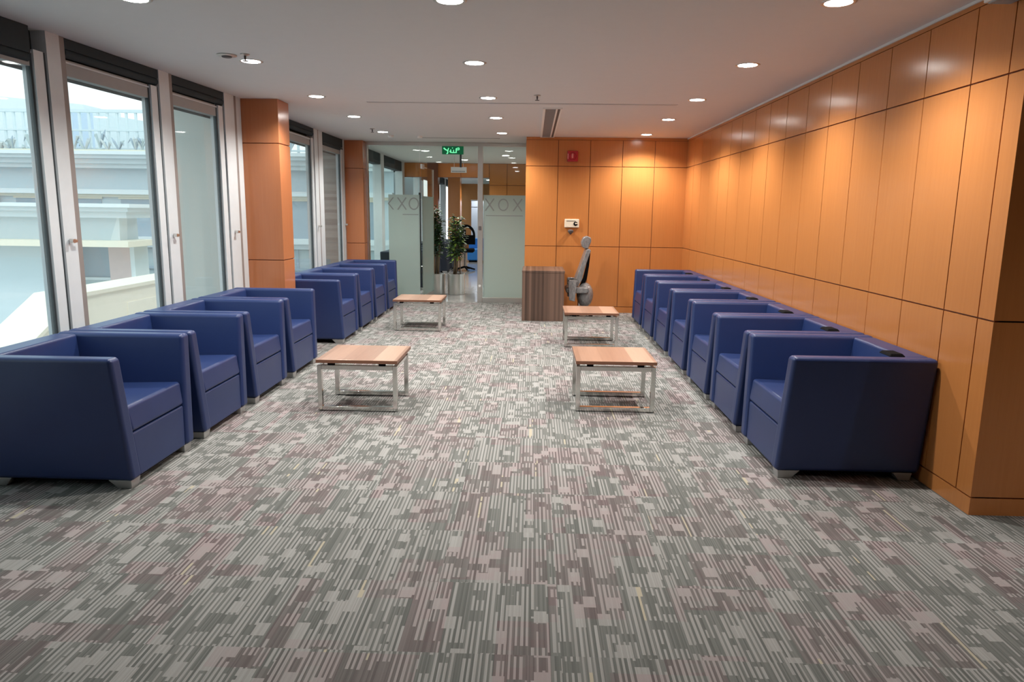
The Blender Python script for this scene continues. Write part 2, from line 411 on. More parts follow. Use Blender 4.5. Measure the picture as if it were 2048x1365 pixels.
# ------------------------------------------------------------------ ceiling fittings
rows = [4.33, 6.06, 7.85, 9.46, 11.24]
cols = [-2.30, -.492, 1.678]
def downlight():
    root = empty('downlight')
    MB().lathe([(.072, -.003), (.084, -.006), (.094, -.004), (.097, 0)], (0, 0, 0), 'can', 28, cap=False).build('trim_ring', root, smooth=True)
    MB().lathe([(.074, -.004), (.05, -.007), (.001, -.008)], (0, 0, 0), 'lamp', 28, cap=False).build('diffuser', root, smooth=True)
    ld = bpy.data.lights.new('downlight_beam', 'SPOT'); ld.energy = SPOT_W; ld.color = (1, .985, .945)
    ld.spot_size = R(146); ld.spot_blend = .80; ld.shadow_soft_size = .035
    l = bpy.data.objects.new('lamp', ld); COL.objects.link(l); l.parent = root; l.location = (0, 0, -.045)
    return root
dl = downlight(); used = False
cn = ['window-side', 'middle', 'wall-side']
rn = ['nearest, cut by the top edge', 'second from the camera', 'third from the camera', 'fourth from the camera', 'farthest, closest to the back']
def put_light(x, y, lab):
    global used
    r_ = dl if not used else copy_tree(dl); used = True
    r_.location = (x, y, CZ)
    tag(r_, lab, 'ceiling light', 'recessed ceiling downlights')
for ri, y in enumerate(rows):
    for ci, x in enumerate(cols):
        put_light(x, y, 'round lit downlight in the %s row, %s' % (cn[ci], rn[ri]))
put_light(4.5, 1.7, 'added downlight in the unseen side recess, brightening the corner wall')  # added lamp, out of view, lifts the dark corner wall

def sprinkler(x, y, lab, plate=True):
    root = empty('sprinkler', (x, y, CZ))
    MB().lathe([(.035, 0), (.035, -.006), (.012, -.012)], (0, 0, 0), 'can').build('escutcheon', root, smooth='edge')
    b = MB().lathe([(.009, -.008), (.009, -.03), (.004, -.045), (.022, -.048), (.022, -.052)], (0, 0, 0), 'grille', 12)
    b.build('deflector', root, smooth='edge')
    return tag(root, lab, 'sprinkler')
sprinkler(-2.245, 5.80, 'small dark sprinkler head beside the window-side downlight')
sprinkler(-2.37, 10.84, 'small dark sprinkler head before the far column')
sprinkler(.02, 7.65, 'tiny sprinkler head right of the middle downlights')
b = MB().lathe([(.075, 0), (.075, -.008), (.06, -.012)], (0, 0, 0), 'can', 20); b.lathe([(.04, -.012), (.035, -.02)], (0, 0, 0), 'grille', 16)
o = b.build('ceiling_sensor', smooth='edge'); o.location = (-2.40, 5.83, CZ); tag(o, 'thin round ceiling plate left of the window-side sprinkler', 'sensor')
b = MB().lathe([(.05, 0), (.05, -.02), (.035, -.035), (.01, -.037)], (0, 0, 0), 'whitepaint', 20)
o = b.build('smoke_detector', smooth='edge'); o.location = (-2.28, 11.75, CZ); tag(o, 'small white smoke detector near the glass partition, left', 'smoke detector')
o2 = o.copy(); COL.objects.link(o2); o2.location = (-1.83, 11.8, CZ); o2['label'] = 'small white smoke detector right of another one, before the exit sign'
b = MB().box(-1.83, 1.53, 8.20, 8.225, CZ-.004, CZ, 'slot'); b.box(-1.85, 1.55, 8.19, 8.20, CZ-.006, CZ, 'ceiling'); b.box(-1.85, 1.55, 8.225, 8.235, CZ-.006, CZ, 'ceiling')
tag(b.build('slot_diffuser'), 'long thin dark slot running across the ceiling', 'air slot')
b = MB().box(-1.90, -.56, 12.05, 12.065, CZ-.004, CZ, 'slot')
tag(b.build('slot_diffuser'), 'short thin dark slot in the ceiling before the exit sign', 'air slot')
root = empty('air_grille', (.205, 10.1, CZ))
b = MB().box(-.10, .10, -1.55, 1.60, -.004, 0, 'grille'); b.build('backing', root)
b = MB()
for x0, x1 in ((-.115, -.085), (.035, .055), (.085, .105)): b.box(x0, x1, -1.56, 1.61, -.012, 0, 'whitepaint')
b.box(-.115, .105, -1.57, -1.545, -.012, 0, 'whitepaint'); b.box(-.115, .105, 1.595, 1.62, -.012, 0, 'whitepaint'); b.build('frame', root)
b = MB()
for k in range(78): b.box(-.085, .035, -1.53+k*.04, -1.515+k*.04, -.009, -.003, 'greybox')
b.build('blades', root)
tag(root, 'long narrow ceiling air grille ending at the back wall', 'air grille')
# emergency fitting at upper right edge
root = empty('emergency_light', (XR, 3.83, 2.735))
MB().box(-.135, 0, -.16, .16, -.055, .06, 'whitepaint').build('housing', root, bevel=.006)
MB().box(-.12, -.01, -.14, .14, -.062, -.055, 'greybox').build('lens', root)
tag(root, 'white wall fitting at the upper right corner of the picture', 'emergency light')

# ------------------------------------------------------------------ armchair
ZT = .78; D = .88
def make_armchair(clip, mat='leather'):
    root = empty('armchair')
    XB = -.44
    def out(z): return .38+(.46-.38)*(z-.05)/(ZT-.05)     # outer half width at height z
    def fx(z): return .44-.03*(z-.05)/(ZT-.05)
    T = .10
    for s in (-1, 1):
        p = []
        for z in (.05, ZT):
            q = [(XB+.0, s*out(z)), (fx(z), s*out(z)), (fx(z), s*(out(z)-T)), (XB+.0, s*(out(z)-T))]
            if s > 0: q = q[::-1]
            p += [(a, c_, z) for a, c_ in q]
        MB().hexa(p, mat).build('armrest', root, bevel=.026, seg=4)
    iw = lambda z: out(z)-T-.0015
    tb, tt = .26, .15
    z0, z1 = .05, ZT-.004
    MB().hexa([(XB+.002, -iw(z0), z0), (XB+tb, -iw(z0), z0), (XB+tb, iw(z0), z0), (XB+.002, iw(z0), z0),
               (XB+.002, -iw(z1), z1), (XB+tt, -iw(z1), z1), (XB+tt, iw(z1), z1), (XB+.002, iw(z1), z1)], mat).build('backrest', root, bevel=.018, seg=3)
    # base with front panel
    z0, z1 = .05, .315; xf = .425
    MB().hexa([(XB+tb, -iw(z0), z0), (xf, -iw(z0), z0), (xf, iw(z0), z0), (XB+tb, iw(z0), z0),
               (XB+tb, -iw(z1), z1), (xf-.012, -iw(z1), z1), (xf-.012, iw(z1), z1), (XB+tb, iw(z1), z1)], mat).build('seat_base', root, bevel=.012, seg=3)
    z0, z1 = .322, .475; xa = XB+.19
    MB().hexa([(xa, -iw(z0), z0), (xf-.006, -iw(z0), z0), (xf-.006, iw(z0), z0), (xa, iw(z0), z0),
               (xa, -iw(z1), z1-.02), (xf-.03, -iw(z1), z1), (xf-.03, iw(z1), z1), (xa, iw(z1), z1-.02)], mat).build('seat_cushion', root, bevel=.022, seg=4)
    # shadow-gap plinth
    MB().box(XB+.05, .39, -.33, .33, .028, .056, 'black').build('plinth', root)
    for sx_ in (-1, 1):
        for s in (-1, 1):
            x0, x1 = (.285, .42) if sx_ > 0 else (-.40, -.28)
            y0, y1 = sorted((s*.27, s*.372))
            c0, c1 = (.045, .006) if sx_ > 0 else (.006, .045)
            f = MB().hexa([(x0+c0, y0+.012, 0), (x1-c1, y0+.012, 0), (x1-c1, y1-.008, 0), (x0+c0, y1-.008, 0),
                           (x0, y0, .052), (x1, y0, .052), (x1, y1, .052), (x0, y1, .052)], 'footmetal')
            f.build('foot', root, bevel=.003, seg=1)
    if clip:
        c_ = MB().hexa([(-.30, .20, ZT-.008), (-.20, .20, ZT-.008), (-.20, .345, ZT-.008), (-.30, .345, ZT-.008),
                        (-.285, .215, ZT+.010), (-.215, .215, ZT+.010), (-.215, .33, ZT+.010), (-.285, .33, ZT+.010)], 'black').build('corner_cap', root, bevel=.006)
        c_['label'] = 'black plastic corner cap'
    return root
A = make_armchair(False)
L1 = [3.78, 4.71, 5.66, 6.62]; L2 = [8.46, 9.40, 10.33, 11.25]
nm = ['nearest', 'second', 'third', 'fourth']
first = True
for k, y in enumerate(L1):
    o = A if first else copy_tree(A); first = False
    o.location = (-2.70, y+.46, 0)
    extra = ['nearest the camera, cut by the left edge', 'second from the camera', 'third from the camera', 'fourth, against the near column'][k]
    tag(o, 'navy blue box armchair under the near windows, '+extra, 'armchair', 'armchairs on the left, near bay')
for k, y in enumerate(L2):
    o = copy_tree(A); o.location = (-2.70, y+.46, 0)
    extra = ['first past the near column', 'second past the near column', 'third past the near column', 'last before the glass partition'][k]
    tag(o, 'navy blue box armchair under the far windows, '+extra, 'armchair', 'armchairs on the left, far bay')
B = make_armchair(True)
RY = [4.2, 5.14, 6.08, 7.06, 8.06, 9.05, 10.03]
on = ['nearest the camera, its full side showing', 'second from the camera', 'third from the camera', 'fourth from the camera', 'fifth from the camera', 'sixth from the camera', 'last in the row, closest to the back wall']
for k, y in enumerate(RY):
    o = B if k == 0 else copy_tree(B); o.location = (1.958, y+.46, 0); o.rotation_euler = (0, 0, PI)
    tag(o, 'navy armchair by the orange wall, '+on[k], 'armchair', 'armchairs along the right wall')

# ------------------------------------------------------------------ coffee tables
def make_table():
    root = empty('coffee_table'); W = .65; zt = .425
    t_ = MB().box(0, W, 0, W, zt-.028, zt, 'tabletop').build('tabletop', root, bevel=.002, seg=1)
    MB().box(-.001, W+.001, -.001, .006, zt-.027, zt-.002, 'tableedge').box(-.001, W+.001, W-.006, W+.001, zt-.027, zt-.002, 'tableedge').box(-.001, .006, 0, W, zt-.027, zt-.002, 'tableedge').box(W-.006, W+.001, 0, W, zt-.027, zt-.002, 'tableedge').build('edge_band', t_)
    a = .035; zl = .378; x0, x1 = .004, W-.004
    for y0 in (.01, .52):
        f = MB(); y1 = y0+.04
        # one closed rectangular loop of square tube
        f.box(x0, x0+a, y0, y1, .006, zl, 'chrome'); f.box(x1-a, x1, y0, y1, .006, zl, 'chrome')
        f.box(x0+a, x1-a, y0, y1, zl-a, zl, 'chrome'); f.box(x0+a, x1-a, y0, y1, .006, .006+a, 'chrome')
        lp = f.build('loop_leg', root, bevel=.002, seg=1)
        for x in (x0+.02, x1-.07):
            MB().box(x, x+.05, y0+.004, y1-.004, 0, .007, 'black').build('glide', lp)
        for x in (.09, .50):
            MB().box(x, x+.05, y0, y1, zl, zt-.027, 'black').build('spacer', root)
    for x in (x0+.005, x1-.035):
        MB().box(x, x+.03, .04, .53, zl-.03, zl-.004, 'chrome').build('rail', root, bevel=.002, seg=1)
    return root
T = make_table()
tabs = [((-1.71, 5.575), 'low coffee table with chrome loop legs before the left armchairs, nearer the camera'),
        ((.37, 5.71), 'low coffee table with chrome loop legs at right, nearest the camera'),
        ((-1.865, 9.57), 'low coffee table far left, standing before the glass partition'),
        ((.40, 8.57), 'low coffee table far right, partly in front of the striped desk')]
for k, ((x, y), lab) in enumerate(tabs):
    o = T if k == 0 else copy_tree(T); o.location = (x, y, 0)
    tag(o, lab, 'coffee table', 'walnut coffee tables on the carpet')

# ------------------------------------------------------------------ desk
root = empty('reception_desk', (-.145, 10.69, 0))
MB().box(0, .625, 0, .022, 0, .722, 'desk').build('front_panel', root, bevel=.001, seg=1)
MB().box(0, .022, .022, .88, 0, .722, 'desk').build('side_panel', root)
MB().box(.603, .625, .022, .88, 0, .722, 'desk').build('side_panel', root)
MB().box(-.004, .632, -.004, .92, .722, .752, 'desk').build('desk_top', root, bevel=.002, seg=1)
MB().box(.022, .603, .40, .418, .3, .722, 'desk').build('modesty_panel', root)
tag(root, 'narrow dark striped wood desk standing against the back wall', 'desk')

# ------------------------------------------------------------------ office chair wrapped in plastic
root = empty('office_chair', (.735, 11.12, 0))
def prof(name, pts, y0, y1, mat, bev=.012):   # profile in x,z
    return MB().prism(pts, y0, y1, mat, 'y').build(name, root, bevel=bev, seg=3)
prof('backrest', [(-.10, .52), (-.04, .50), (.02, .60), (.06, .78), (.11, .95), (.145, 1.045), (.12, 1.075), (.075, 1.06), (.04, .95), (-.03, .74), (-.075, .61)], -.21, .21, 'wrap')
prof('headrest', [(.04, 1.075), (.105, 1.07), (.125, 1.12), (.15, 1.18), (.145, 1.235), (.09, 1.262), (.035, 1.24), (.0, 1.17), (.01, 1.11)], -.13, .13, 'wrap', .015)
MB().tube([(.085, 0, 1.04), (.10, 0, 1.12)], .012, 'black').build('headrest_post', root)
prof('back_frame', [(.0, .40), (.05, .42), (.11, .62), (.135, .80), (.15, 1.0), (.13, 1.0), (.09, .80), (.05, .62), (-.02, .45)], -.03, .03, 'black', .006)
prof('seat', [(-.22, .43), (-.20, .40), (.10, .40), (.14, .44), (.12, .49), (-.18, .50), (-.22, .47)], -.23, .23, 'wrap', .02)
for s in (-1, 1):
    y = s*.25
    a_ = MB().prism([(-.17, .30), (-.08, .28), (-.06, .56), (-.04, .575), (-.04, .60), (-.17, .605), (-.185, .58)], y-.025, y+.025, 'wrap', 'y').build('armrest', root, bevel=.01, seg=2)
cov = MB().ell((.085, 0, .36), (.13, .19, .19), 'wrap', 20, 14).build('plastic_cover', root, smooth=True)
MB().tube([(0, 0, .10), (0, 0, .40)], .025, 'steel', 12).build('gas_column', root, smooth='edge')
for k in range(5):
    a = 2*PI*k/5+.3; c_, s_ = math.cos(a), math.sin(a)
    lg = MB().tube([(0, 0, .11), (.15*c_, .15*s_, .10), (.20*c_, .20*s_, .07)], [.03, .022, .016], 'black').build('base_arm', root, smooth='edge')
    MB().tube([(.20*c_-.02*s_, .20*s_+.02*c_, .028), (.20*c_+.02*s_, .20*s_-.02*c_, .028)], .028, 'black', 12).build('castor', lg, smooth='edge')
tag(root, 'high-backed office chair wrapped in grey plastic behind the desk', 'office chair')

# ------------------------------------------------------------------ back wall fittings
root = empty('fire_alarm', (.605, YB, 2.48))
MB().box(-.085, .085, -.05, 0, -.08, .085, 'red').build('housing', root, bevel=.015, seg=3)
b = MB(); b.tube([(0, -.05, .0), (0, -.075, 0)], [.058, .05], 'red', 20).build('dome', root, smooth='edge')
MB().box(-.018, .012, -.085, -.07, -.03, .04, 'redlens').build('strobe_lens', root, bevel=.004)
MB().box(-.082, -.06, -.056, -.049, -.04, .04, 'redlens').build('side_label', root)
tag(root, 'red fire alarm sounder high on the orange back wall', 'fire alarm')
root = empty('wall_controller', (.622, YB, 1.437))
MB().box(-.117, .117, -.03, 0, -.068, .068, 'cream').build('housing', root, bevel=.012, seg=3)
b = MB()
for k in range(9): b.box(-.085+k*.0165, -.074+k*.0165, -.0315, -.0295, .030, .042, 'black')
b.build('marking', root)
b = MB(); b.tube([(.06, -.029, -.005), (.06, -.035, -.005)], .034, 'black', 20); b.tube([(.062, -.0355, .0), (.062, -.037, .0)], .012, 'cream', 12); b.box(.062, .097, -.0375, -.0345, -.008, .006, 'cream')
b.build('dial', root)
tag(root, 'cream wall controller with a black round dial above the office chair', 'wall controller')
b = MB().lathe([(.0, -.05), (.02, -.03), (.045, .0), (.045, .02), (.02, .035)], (0, 0, 0), 'grille', 14)
o = b.build('wall_hook', smooth='edge'); o.location = (.605, YB-.045, 1.305); tag(o, 'small dark knob on the back wall under the cream controller', 'hook')

# ------------------------------------------------------------------ glass partition
GX0, GX1 = -2.93, -.127; XH = -1.985; XPST = (-.975, -.885)
root = empty('glass_partition', (0, YP, 0))
MB().box(GX0, GX1, -.03, .03, 2.715, CZ, 'steel').build('header_rail', root)
MB().box(GX0, XH, -.03, .03, 0, .05, 'steel').box(XPST[1], GX1, -.03, .03, 0, .085, 'steel').build('bottom_rail', root)
MB().box(XPST[0], XPST[1], -.04, .04, 0, CZ-.06, 'steel').build('post', root, bevel=.004)
MB().box(GX0, GX0+.03, -.03, .03, 0, 2.715, 'steel').build('post', root)
MB().box(GX0+.03, XH-.012, -.006, .006, .05, 2.715, 'glass').build('glass_panel', root)
MB().box(XPST[1], GX1, -.006, .006, .085, 2.715, 'glass').build('glass_panel', root)
MB().box(XH-.004, XPST[0], -.006, .006, 2.42, 2.715, 'glass').build('transom_pane', root)
MB().box(-1.29, -1.26, -.03, .03, 2.36, 2.715, 'gasket').build('hanger', root)
f1 = MB().box(-2.55, XH-.014, -.010, -.0065, .06, 1.88, 'frost').build('frosted_film', root)
f2 = MB().box(XPST[1]+.012, GX1-.004, -.010, -.0065, .09, 1.89, 'frost').build('frosted_film', root)
def motif(cx, ch, which, par):
    b = MB(); hw = .075; hz = .105; cz = 1.725; y0, y1 = -.014, -.0105; th = .011
    if which == 'X':
        for s in (-1, 1):
            dx, dz = hw*s, hz; L_ = math.hypot(dx, dz); nx, nz = -dz/L_*th, dx/L_*th
            b.prism([(cx-dx-nx, cz-dz-nz), (cx+dx-nx, cz+dz-nz), (cx+dx+nx, cz+dz+nz), (cx-dx+nx, cz-dz+nz)], y0-(.001 if s > 0 else 0), y1, 'frostline', 'y')
    elif which == 'O':
        n = 28
        for k in range(n):
            a, c_ = 2*PI*k/n, 2*PI*(k+1)/n
            ro, ri = (.092, .108), (.07, .086)
            b.prism([(cx+ro[0]*math.cos(a), cz+ro[1]*math.sin(a)), (cx+ro[0]*math.cos(c_), cz+ro[1]*math.sin(c_)), (cx+ri[0]*math.cos(c_), cz+ri[1]*math.sin(c_)), (cx+ri[0]*math.cos(a), cz+ri[1]*math.sin(a))], y0, y1, 'frostline', 'y')
    elif which == '<':
        for s in (-1, 1):
            b.prism([(cx-.07, cz), (cx-.045, cz), (cx+.04, cz+s*hz), (cx+.015, cz+s*hz)], y0, y1, 'frostline', 'y')
    b.build('etched_motif', par)
for cx, ch in ((-.765, 'X'), (-.525, 'O'), (-.275, 'X')): motif(cx, 0, ch, f2)
for cx, ch in ((-2.31, 'X'), (-2.10, 'O'), (-2.49, '<')): motif(cx, 0, ch, f1)
MB().box(-.83, -.18, -.0115, -.0100, 1.53, 1.545, 'frostline').build('etched_line', f2)
MB().box(-2.30, -2.02, -.0115, -.0100, 1.53, 1.545, 'frostline').build('etched_line', f1)
lk = MB().box(-.955, -.905, -.052, -.04, 1.28, 1.35, 'grille').build('lock_plate', root, bevel=.003)
MB().tube([(-.93, -.05, .30), (-.93, -.06, .30)], .022, 'whitepaint', 12).build('door_stop', root)
tag(root, 'frameless glass partition with frosted bands etched with crosses and rings', 'glass partition')
# open door leaf
root = empty('glass_door', (XH+.02, YP, 0), R(85))
MB().box(.01, .92, -.006, .006, .10, 2.36, 'glass').build('glass_leaf', root)
fl = MB().box(.03, .90, -.010, -.0065, .11, 1.86, 'frost').build('frosted_film', root)
MB().box(0, .92, -.014, .014, .012, .10, 'steel').build('bottom_rail', root, bevel=.002, seg=1)
MB().box(0, .16, -.018, .018, 2.33, 2.41, 'steel').build('patch_fitting', root, bevel=.003, seg=1)
MB().box(.905, .925, -.012, .012, .10, 2.36, 'steel').build('edge_strip', root)
MB().tube([(.07, .05, .50), (.07, .05, 1.92)], .02, 'gasket', 12).build('pull_handle', root, smooth='edge')
MB().tube([(.07, .006, .62), (.07, .05, .62)], .01, 'steel', 8).tube([(.07, .006, 1.8), (.07, .05, 1.8)], .01, 'steel', 8).build('handle_fixing', root)
tag(root, 'frosted glass door standing open into the hall beside the planters', 'glass door')
# exit sign
root = empty('exit_sign', (-1.405, YP-.06, 2.64))
MB().box(-.185, .185, -.03, .02, -.068, .068, 'green').build('panel', root, bevel=.004)
b = MB()
def stroke(pts, th=.010):
    for (x0, z0), (x1, z1) in zip(pts[:-1], pts[1:]):
        dx, dz = x1-x0, z1-z0; L_ = math.hypot(dx, dz); nx, nz = -dz/L_*th/2, dx/L_*th/2
        b.prism([(x0-nx, z0-nz), (x1-nx, z1-nz), (x1+nx, z1+nz), (x0+nx, z0+nz)], -.034, -.0305, 'greenlit', 'y')
# running figure
stroke([(-.155, .035), (-.125, .01)], .022); stroke([(-.125, .01), (-.085, -.01), (-.085, -.05), (-.105, -.062)], .018); stroke([(-.085, -.01), (-.07, .035)], .016)
# arabic-like word strokes as on the sign
stroke([(-.05, -.01), (-.045, -.035), (-.01, -.04), (.02, -.04), (.06, -.038)], .014)
stroke([(-.035, .012), (-.03, -.03)], .014); stroke([(.015, .005), (.015, -.035)], .014)
stroke([(.06, .03), (.062, -.045)], .018); stroke([(.065, .028), (.11, .04), (.112, .008), (.07, .005)], .014); stroke([(-.012, .035), (.004, .035)], .012)
b.build('lettering', root)
tag(root, 'green lit exit sign hanging above the glass doorway', 'exit sign')

# ------------------------------------------------------------------ plants
def planter(x, y, top, seedv, lab, ly, wide=.06):
    random.seed(seedv)
    root = empty('potted_plant', (x, y, 0))
    MB().lathe([(.165, 0), (.17, .02), (.17, .40), (.155, .40), (.155, .36)], (0, 0, 0), 'steel', 32, cap=False).build('planter', root, smooth='edge')
    MB().lathe([(.001, .37), (.156, .365)], (0, 0, 0), 'soil', 24, cap=False).build('soil', root)
    st = MB(); lf = MB(); k_ = 0
    for k in range(7):
        a = random.uniform(0, 2*PI); r_ = random.uniform(.02, .09); lean = random.uniform(-.05, .06); h_ = random.uniform(.72, 1.0)*(top-.06)
        p0 = Vector((r_*math.cos(a), r_*math.sin(a), .36)); p1 = p0+Vector((.7*lean, lean*random.uniform(-1, 1), (h_-.36)*.55)); p2 = Vector((p1.x+lean*.6, p1.y, h_))
        pts = [p0, (p0+p1)/2+Vector((.01, .01, 0)), p1, (p1+p2)/2, p2]
        st.tube(pts, [.012, .011, .009, .007, .004], 'stem', 6)
        nl = 95
        for q in range(nl):
            f = random.uniform(.32, 1)
            base = (p0.lerp(p1, f*2) if f < .5 else p1.lerp(p2, f*2-1))
            aa = random.uniform(0, 2*PI); ele = random.uniform(-.3, .9); d = Vector((math.cos(aa)*math.cos(ele), math.sin(aa)*math.cos(ele), math.sin(ele)))
            b0 = base+d*random.uniform(.01, wide); L_ = random.uniform(.07, .115); wd = L_*.26
            sd = d.cross(Vector((0, 0, 1))).normalized()*wd; dr = Vector((0, 0, -.25*L_))
            mt = random.choice(ly)
            lf.add([b0, b0+d*L_*.45+sd, b0+d*L_+dr, b0+d*L_*.45-sd, b0+d*L_*.5+Vector((0, 0, .012))], [(0, 1, 4), (1, 2, 4), (2, 3, 4), (3, 0, 4)], mt)
    st.build('stems', root, smooth=True); lf.build('leaves', root)
    tag(root, lab, 'potted plant')
planter(-1.875, 14.10, 1.76, 3, 'tall dark leafy plant in a steel planter beside the open glass door', ['leafd', 'leafd', 'leaf'])
planter(-1.485, 14.10, 1.56, 5, 'bushy green plant in a steel planter, right one of the pair behind the glass', ['leaf', 'leafd', 'leafy', 'leafd'], .115)

# ------------------------------------------------------------------ far hall
def fz(name, x0, x1, y, joints, z0, lab):
    b = MB(); b.box(x0, x1, y+.012, y+.15, z0, CZ, 'groove')
    js = [x0]+joints+[x1]
    zs = [z for z in (0, 1.03, 2.25, CZ) if z > z0]; zs = [z0]+zs
    for a, c_ in zip(js[:-1], js[1:]):
        for q, r_ in zip(zs[:-1], zs[1:]): b.box(a+.006, c_-.006, y, y+.012, q+.006, r_-.006, 'wood')
    return struct(b.build(name), lab)
YH = 18.2
fz('wall_hall', -1.10, 3.2, YH, [-.66, .1, .9, 1.7, 2.5], 0, 'orange veneer wall in the hall beyond the partition')
fz('wall_hall_header', -3.3, -1.10, YH, [-2.5, -1.8], 2.43, 'veneer header over the hall opening')
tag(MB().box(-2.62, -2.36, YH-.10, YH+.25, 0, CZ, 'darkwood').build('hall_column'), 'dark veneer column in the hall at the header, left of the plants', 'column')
tag(MB().box(-2.80, -2.40, 24, 24.5, 0, CZ, 'wood').build('hall_column'), 'farther veneer column deep in the hall above the plants', 'column')
struct(MB().box(-3.3, 3.2, 31.5, 31.7, 0, CZ, 'wood').build('wall_hall_end'), 'end wall of the hall')
struct(MB().box(3.2, 3.35, YP, 32, 0, CZ, 'whitepaint').build('wall_hall_right'))
b = MB()
for y in (13.05, 15.4, 17.9, 20.6, 23.4, 26.5, 29.5): b.box(-3.38, -3.2, y, y+.3, 0, CZ, 'alu')
b.box(-3.38, -3.26, 13.05, 31.5, 0, .5, 'alu'); b.box(-3.38, -3.22, 13.05, 31.5, 2.55, CZ, 'blind')
struct(b.build('wall_hall_left'), 'window frames along the left of the hall')
root = empty('whiteboard', (-1.95, 28, 0))
MB().box(-.42, .75, -.02, .02, .35, 2.02, 'whiteboard').build('board', root)
MB().box(-.44, .77, -.03, .03, 2.02, 2.05, 'steel').box(-.44, .77, -.03, .03, 1.78, 1.79, 'steel').build('frame', root)
MB().box(-.40, -.36, -.25, .25, 0, .36, 'steel').box(.68, .72, -.25, .25, 0, .36, 'steel').build('stand', root)
tag(root, 'pale blue upright board deep in the hall, seen through the doorway', 'board')
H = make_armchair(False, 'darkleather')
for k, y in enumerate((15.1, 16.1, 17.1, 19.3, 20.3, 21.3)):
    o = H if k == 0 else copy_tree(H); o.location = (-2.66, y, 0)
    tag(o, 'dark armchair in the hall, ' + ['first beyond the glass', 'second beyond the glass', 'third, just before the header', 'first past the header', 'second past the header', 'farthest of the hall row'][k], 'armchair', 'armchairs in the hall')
root = empty('black_chair', (-1.86, 20.2, 0))
bk = MB()
n = 14; W_ = .26
prev = None
for k in range(n):
    a, c_ = PI*k/n, PI*(k+1)/n
    bk.prism([(W_*math.cos(a), .95+.30*math.sin(a)), (W_*math.cos(c_), .95+.30*math.sin(c_)), (.20*math.cos(c_), .95+.22*math.sin(c_)), (.20*math.cos(a), .95+.22*math.sin(a))], -.03, .03, 'black', 'y')
bk.box(-.26, .26, -.03, .03, .70, .96, 'black').box(-.20, .0, -.02, .02, .95, 1.10, 'black')
bk.build('backrest', root)
MB().box(-.25, .25, -.5, 0, .50, .60, 'black').build('seat', root, bevel=.03, seg=3)
MB().tube([(0, -.25, .08), (0, -.25, .5)], .03, 'steel', 10).build('gas_column', root)
for k in range(5):
    a = 2*PI*k/5; MB().tube([(0, -.25, .1), (.28*math.cos(a), -.25+.28*math.sin(a), .03)], [.03, .02], 'black').build('base_arm', root)
tag(root, 'black office chair with rounded open back in the hall doorway', 'office chair')
root = empty('blue_seat', (-1.80, 23.6, 0))
MB().box(-.3, .3, -.3, .3, .05, .42, 'brightblue').build('seat', root, bevel=.04, seg=3)
MB().box(-.3, .3, .2, .32, .40, .75, 'brightblue').build('backrest', root, bevel=.04, seg=3)
MB().box(-.25, .25, -.25, .25, 0, .06, 'black').build('base', root)
tag(root, 'bright blue low seat deep in the hall', 'seat')
root = empty('hanging_sign', (-1.63, 16.0, 2.49))
MB().box(-.17, .17, -.01, .01, -.06, .06, 'whitepaint').build('panel', root)
b = MB()
for k in range(10): b.box(-.145+k*.029, -.125+k*.029, -.0115, -.010, -.045, -.02, 'greybox')
b.build('marking', root)
MB().tube([(-.1, 0, .06), (-.1, 0, .285)], .004, 'steel').tube([(.1, 0, .06), (.1, 0, .285)], .004, 'steel').build('rods', root)
tag(root, 'white rectangular sign hanging in the hall below the exit sign', 'sign')
for k, (x, y) in enumerate(((-2.15, 14.6), (-.6, 15.6), (-1.6, 17.0), (1.4, 15.6), (-1.7, 20.5), (-1.7, 24.0), (-1.7, 27.5))):
    r_ = copy_tree(dl); r_.location = (x, y, CZ)
    tag(r_, 'round lit downlight in the hall ceiling beyond the glass, '+['nearest left', 'nearest right', 'before the header', 'far right behind the wall', 'first past the header', 'second past the header', 'deepest'][k], 'ceiling light', 'hall downlights')

# ------------------------------------------------------------------ outside
struct(MB().box(-60, -3.6, -20, 80, -4.2, -4.0, 'ground').build('ground'), 'pale paving outside, below floor level')
struct(MB().box(-4.27, -3.46, 8.20, 8.50, -4, 3.6, 'fin').build('wall_outside'), 'plain beige render fin outside the third window')
struct(MB().box(-3.86, -3.5, 13.0, 13.3, -4, 3.6, 'blind_reflection').build('wall_reflection_fin'), 'added fin striped with the reflection of blinds, outside the far window')  # added fin, carries the reflected blinds as painted stripes
struct(MB().box(-3.95, -3.50, -5, 32, 3.05, 3.6, 'fin').build('trim_eaves'))
# main building across
root = empty('neighbouring_building', (0, 22, 0))
b = MB(); b.box(-34, -4.2, 0, 6, -4, 3.0, 'bld'); b.build('facade', root)
b = MB(); b.box(-34, -4.2, -.55, 6, 2.86, 3.0, 'bldcap'); b.box(-34, -4.2, -.75, 6, 3.0, 3.10, 'bldcap'); b.box(-34, -4.2, -.4, 6, 2.74, 2.86, 'bldcap'); b.box(-34, -4.2, -.85, 6.2, 3.10, 3.2, 'bldcap'); b.build('cornice', root)
b = MB(); b.box(-34, -4.2, -.25, 0, 1.98, 2.12, 'bldcap'); b.box(-34, -4.2, -.12, 0, 1.90, 1.98, 'bldcream'); b.build('string_course', root)
b = MB(); b.box(-34, -4.2, -.3, 0, .56, .72, 'bldcap'); b.box(-34, -4.2, -.15, 0, .40, .56, 'bldcap'); b.build('sill_course', root)
for x0, x1 in ((-20.5, -16.9), (-15.8, -13.15), (-12.55, -9.9), (-9.3, -6.75), (-6.65, -4.6)):
    wf = MB().box(x0, x1, -.02, .02, .72, 1.88, 'bldwin').build('window', root)
    MB().box(x0-.05, x1+.05, -.06, -.02, 1.84, 1.90, 'bldcream').box((x0+x1)/2-.02, (x0+x1)/2+.02, -.04, -.02, .72, 1.84, 'bldwin2').build('window_frame', wf)
b = MB(); b.box(-34, -4.2, -.04, .0, -2.4, .38, 'bldwin2')
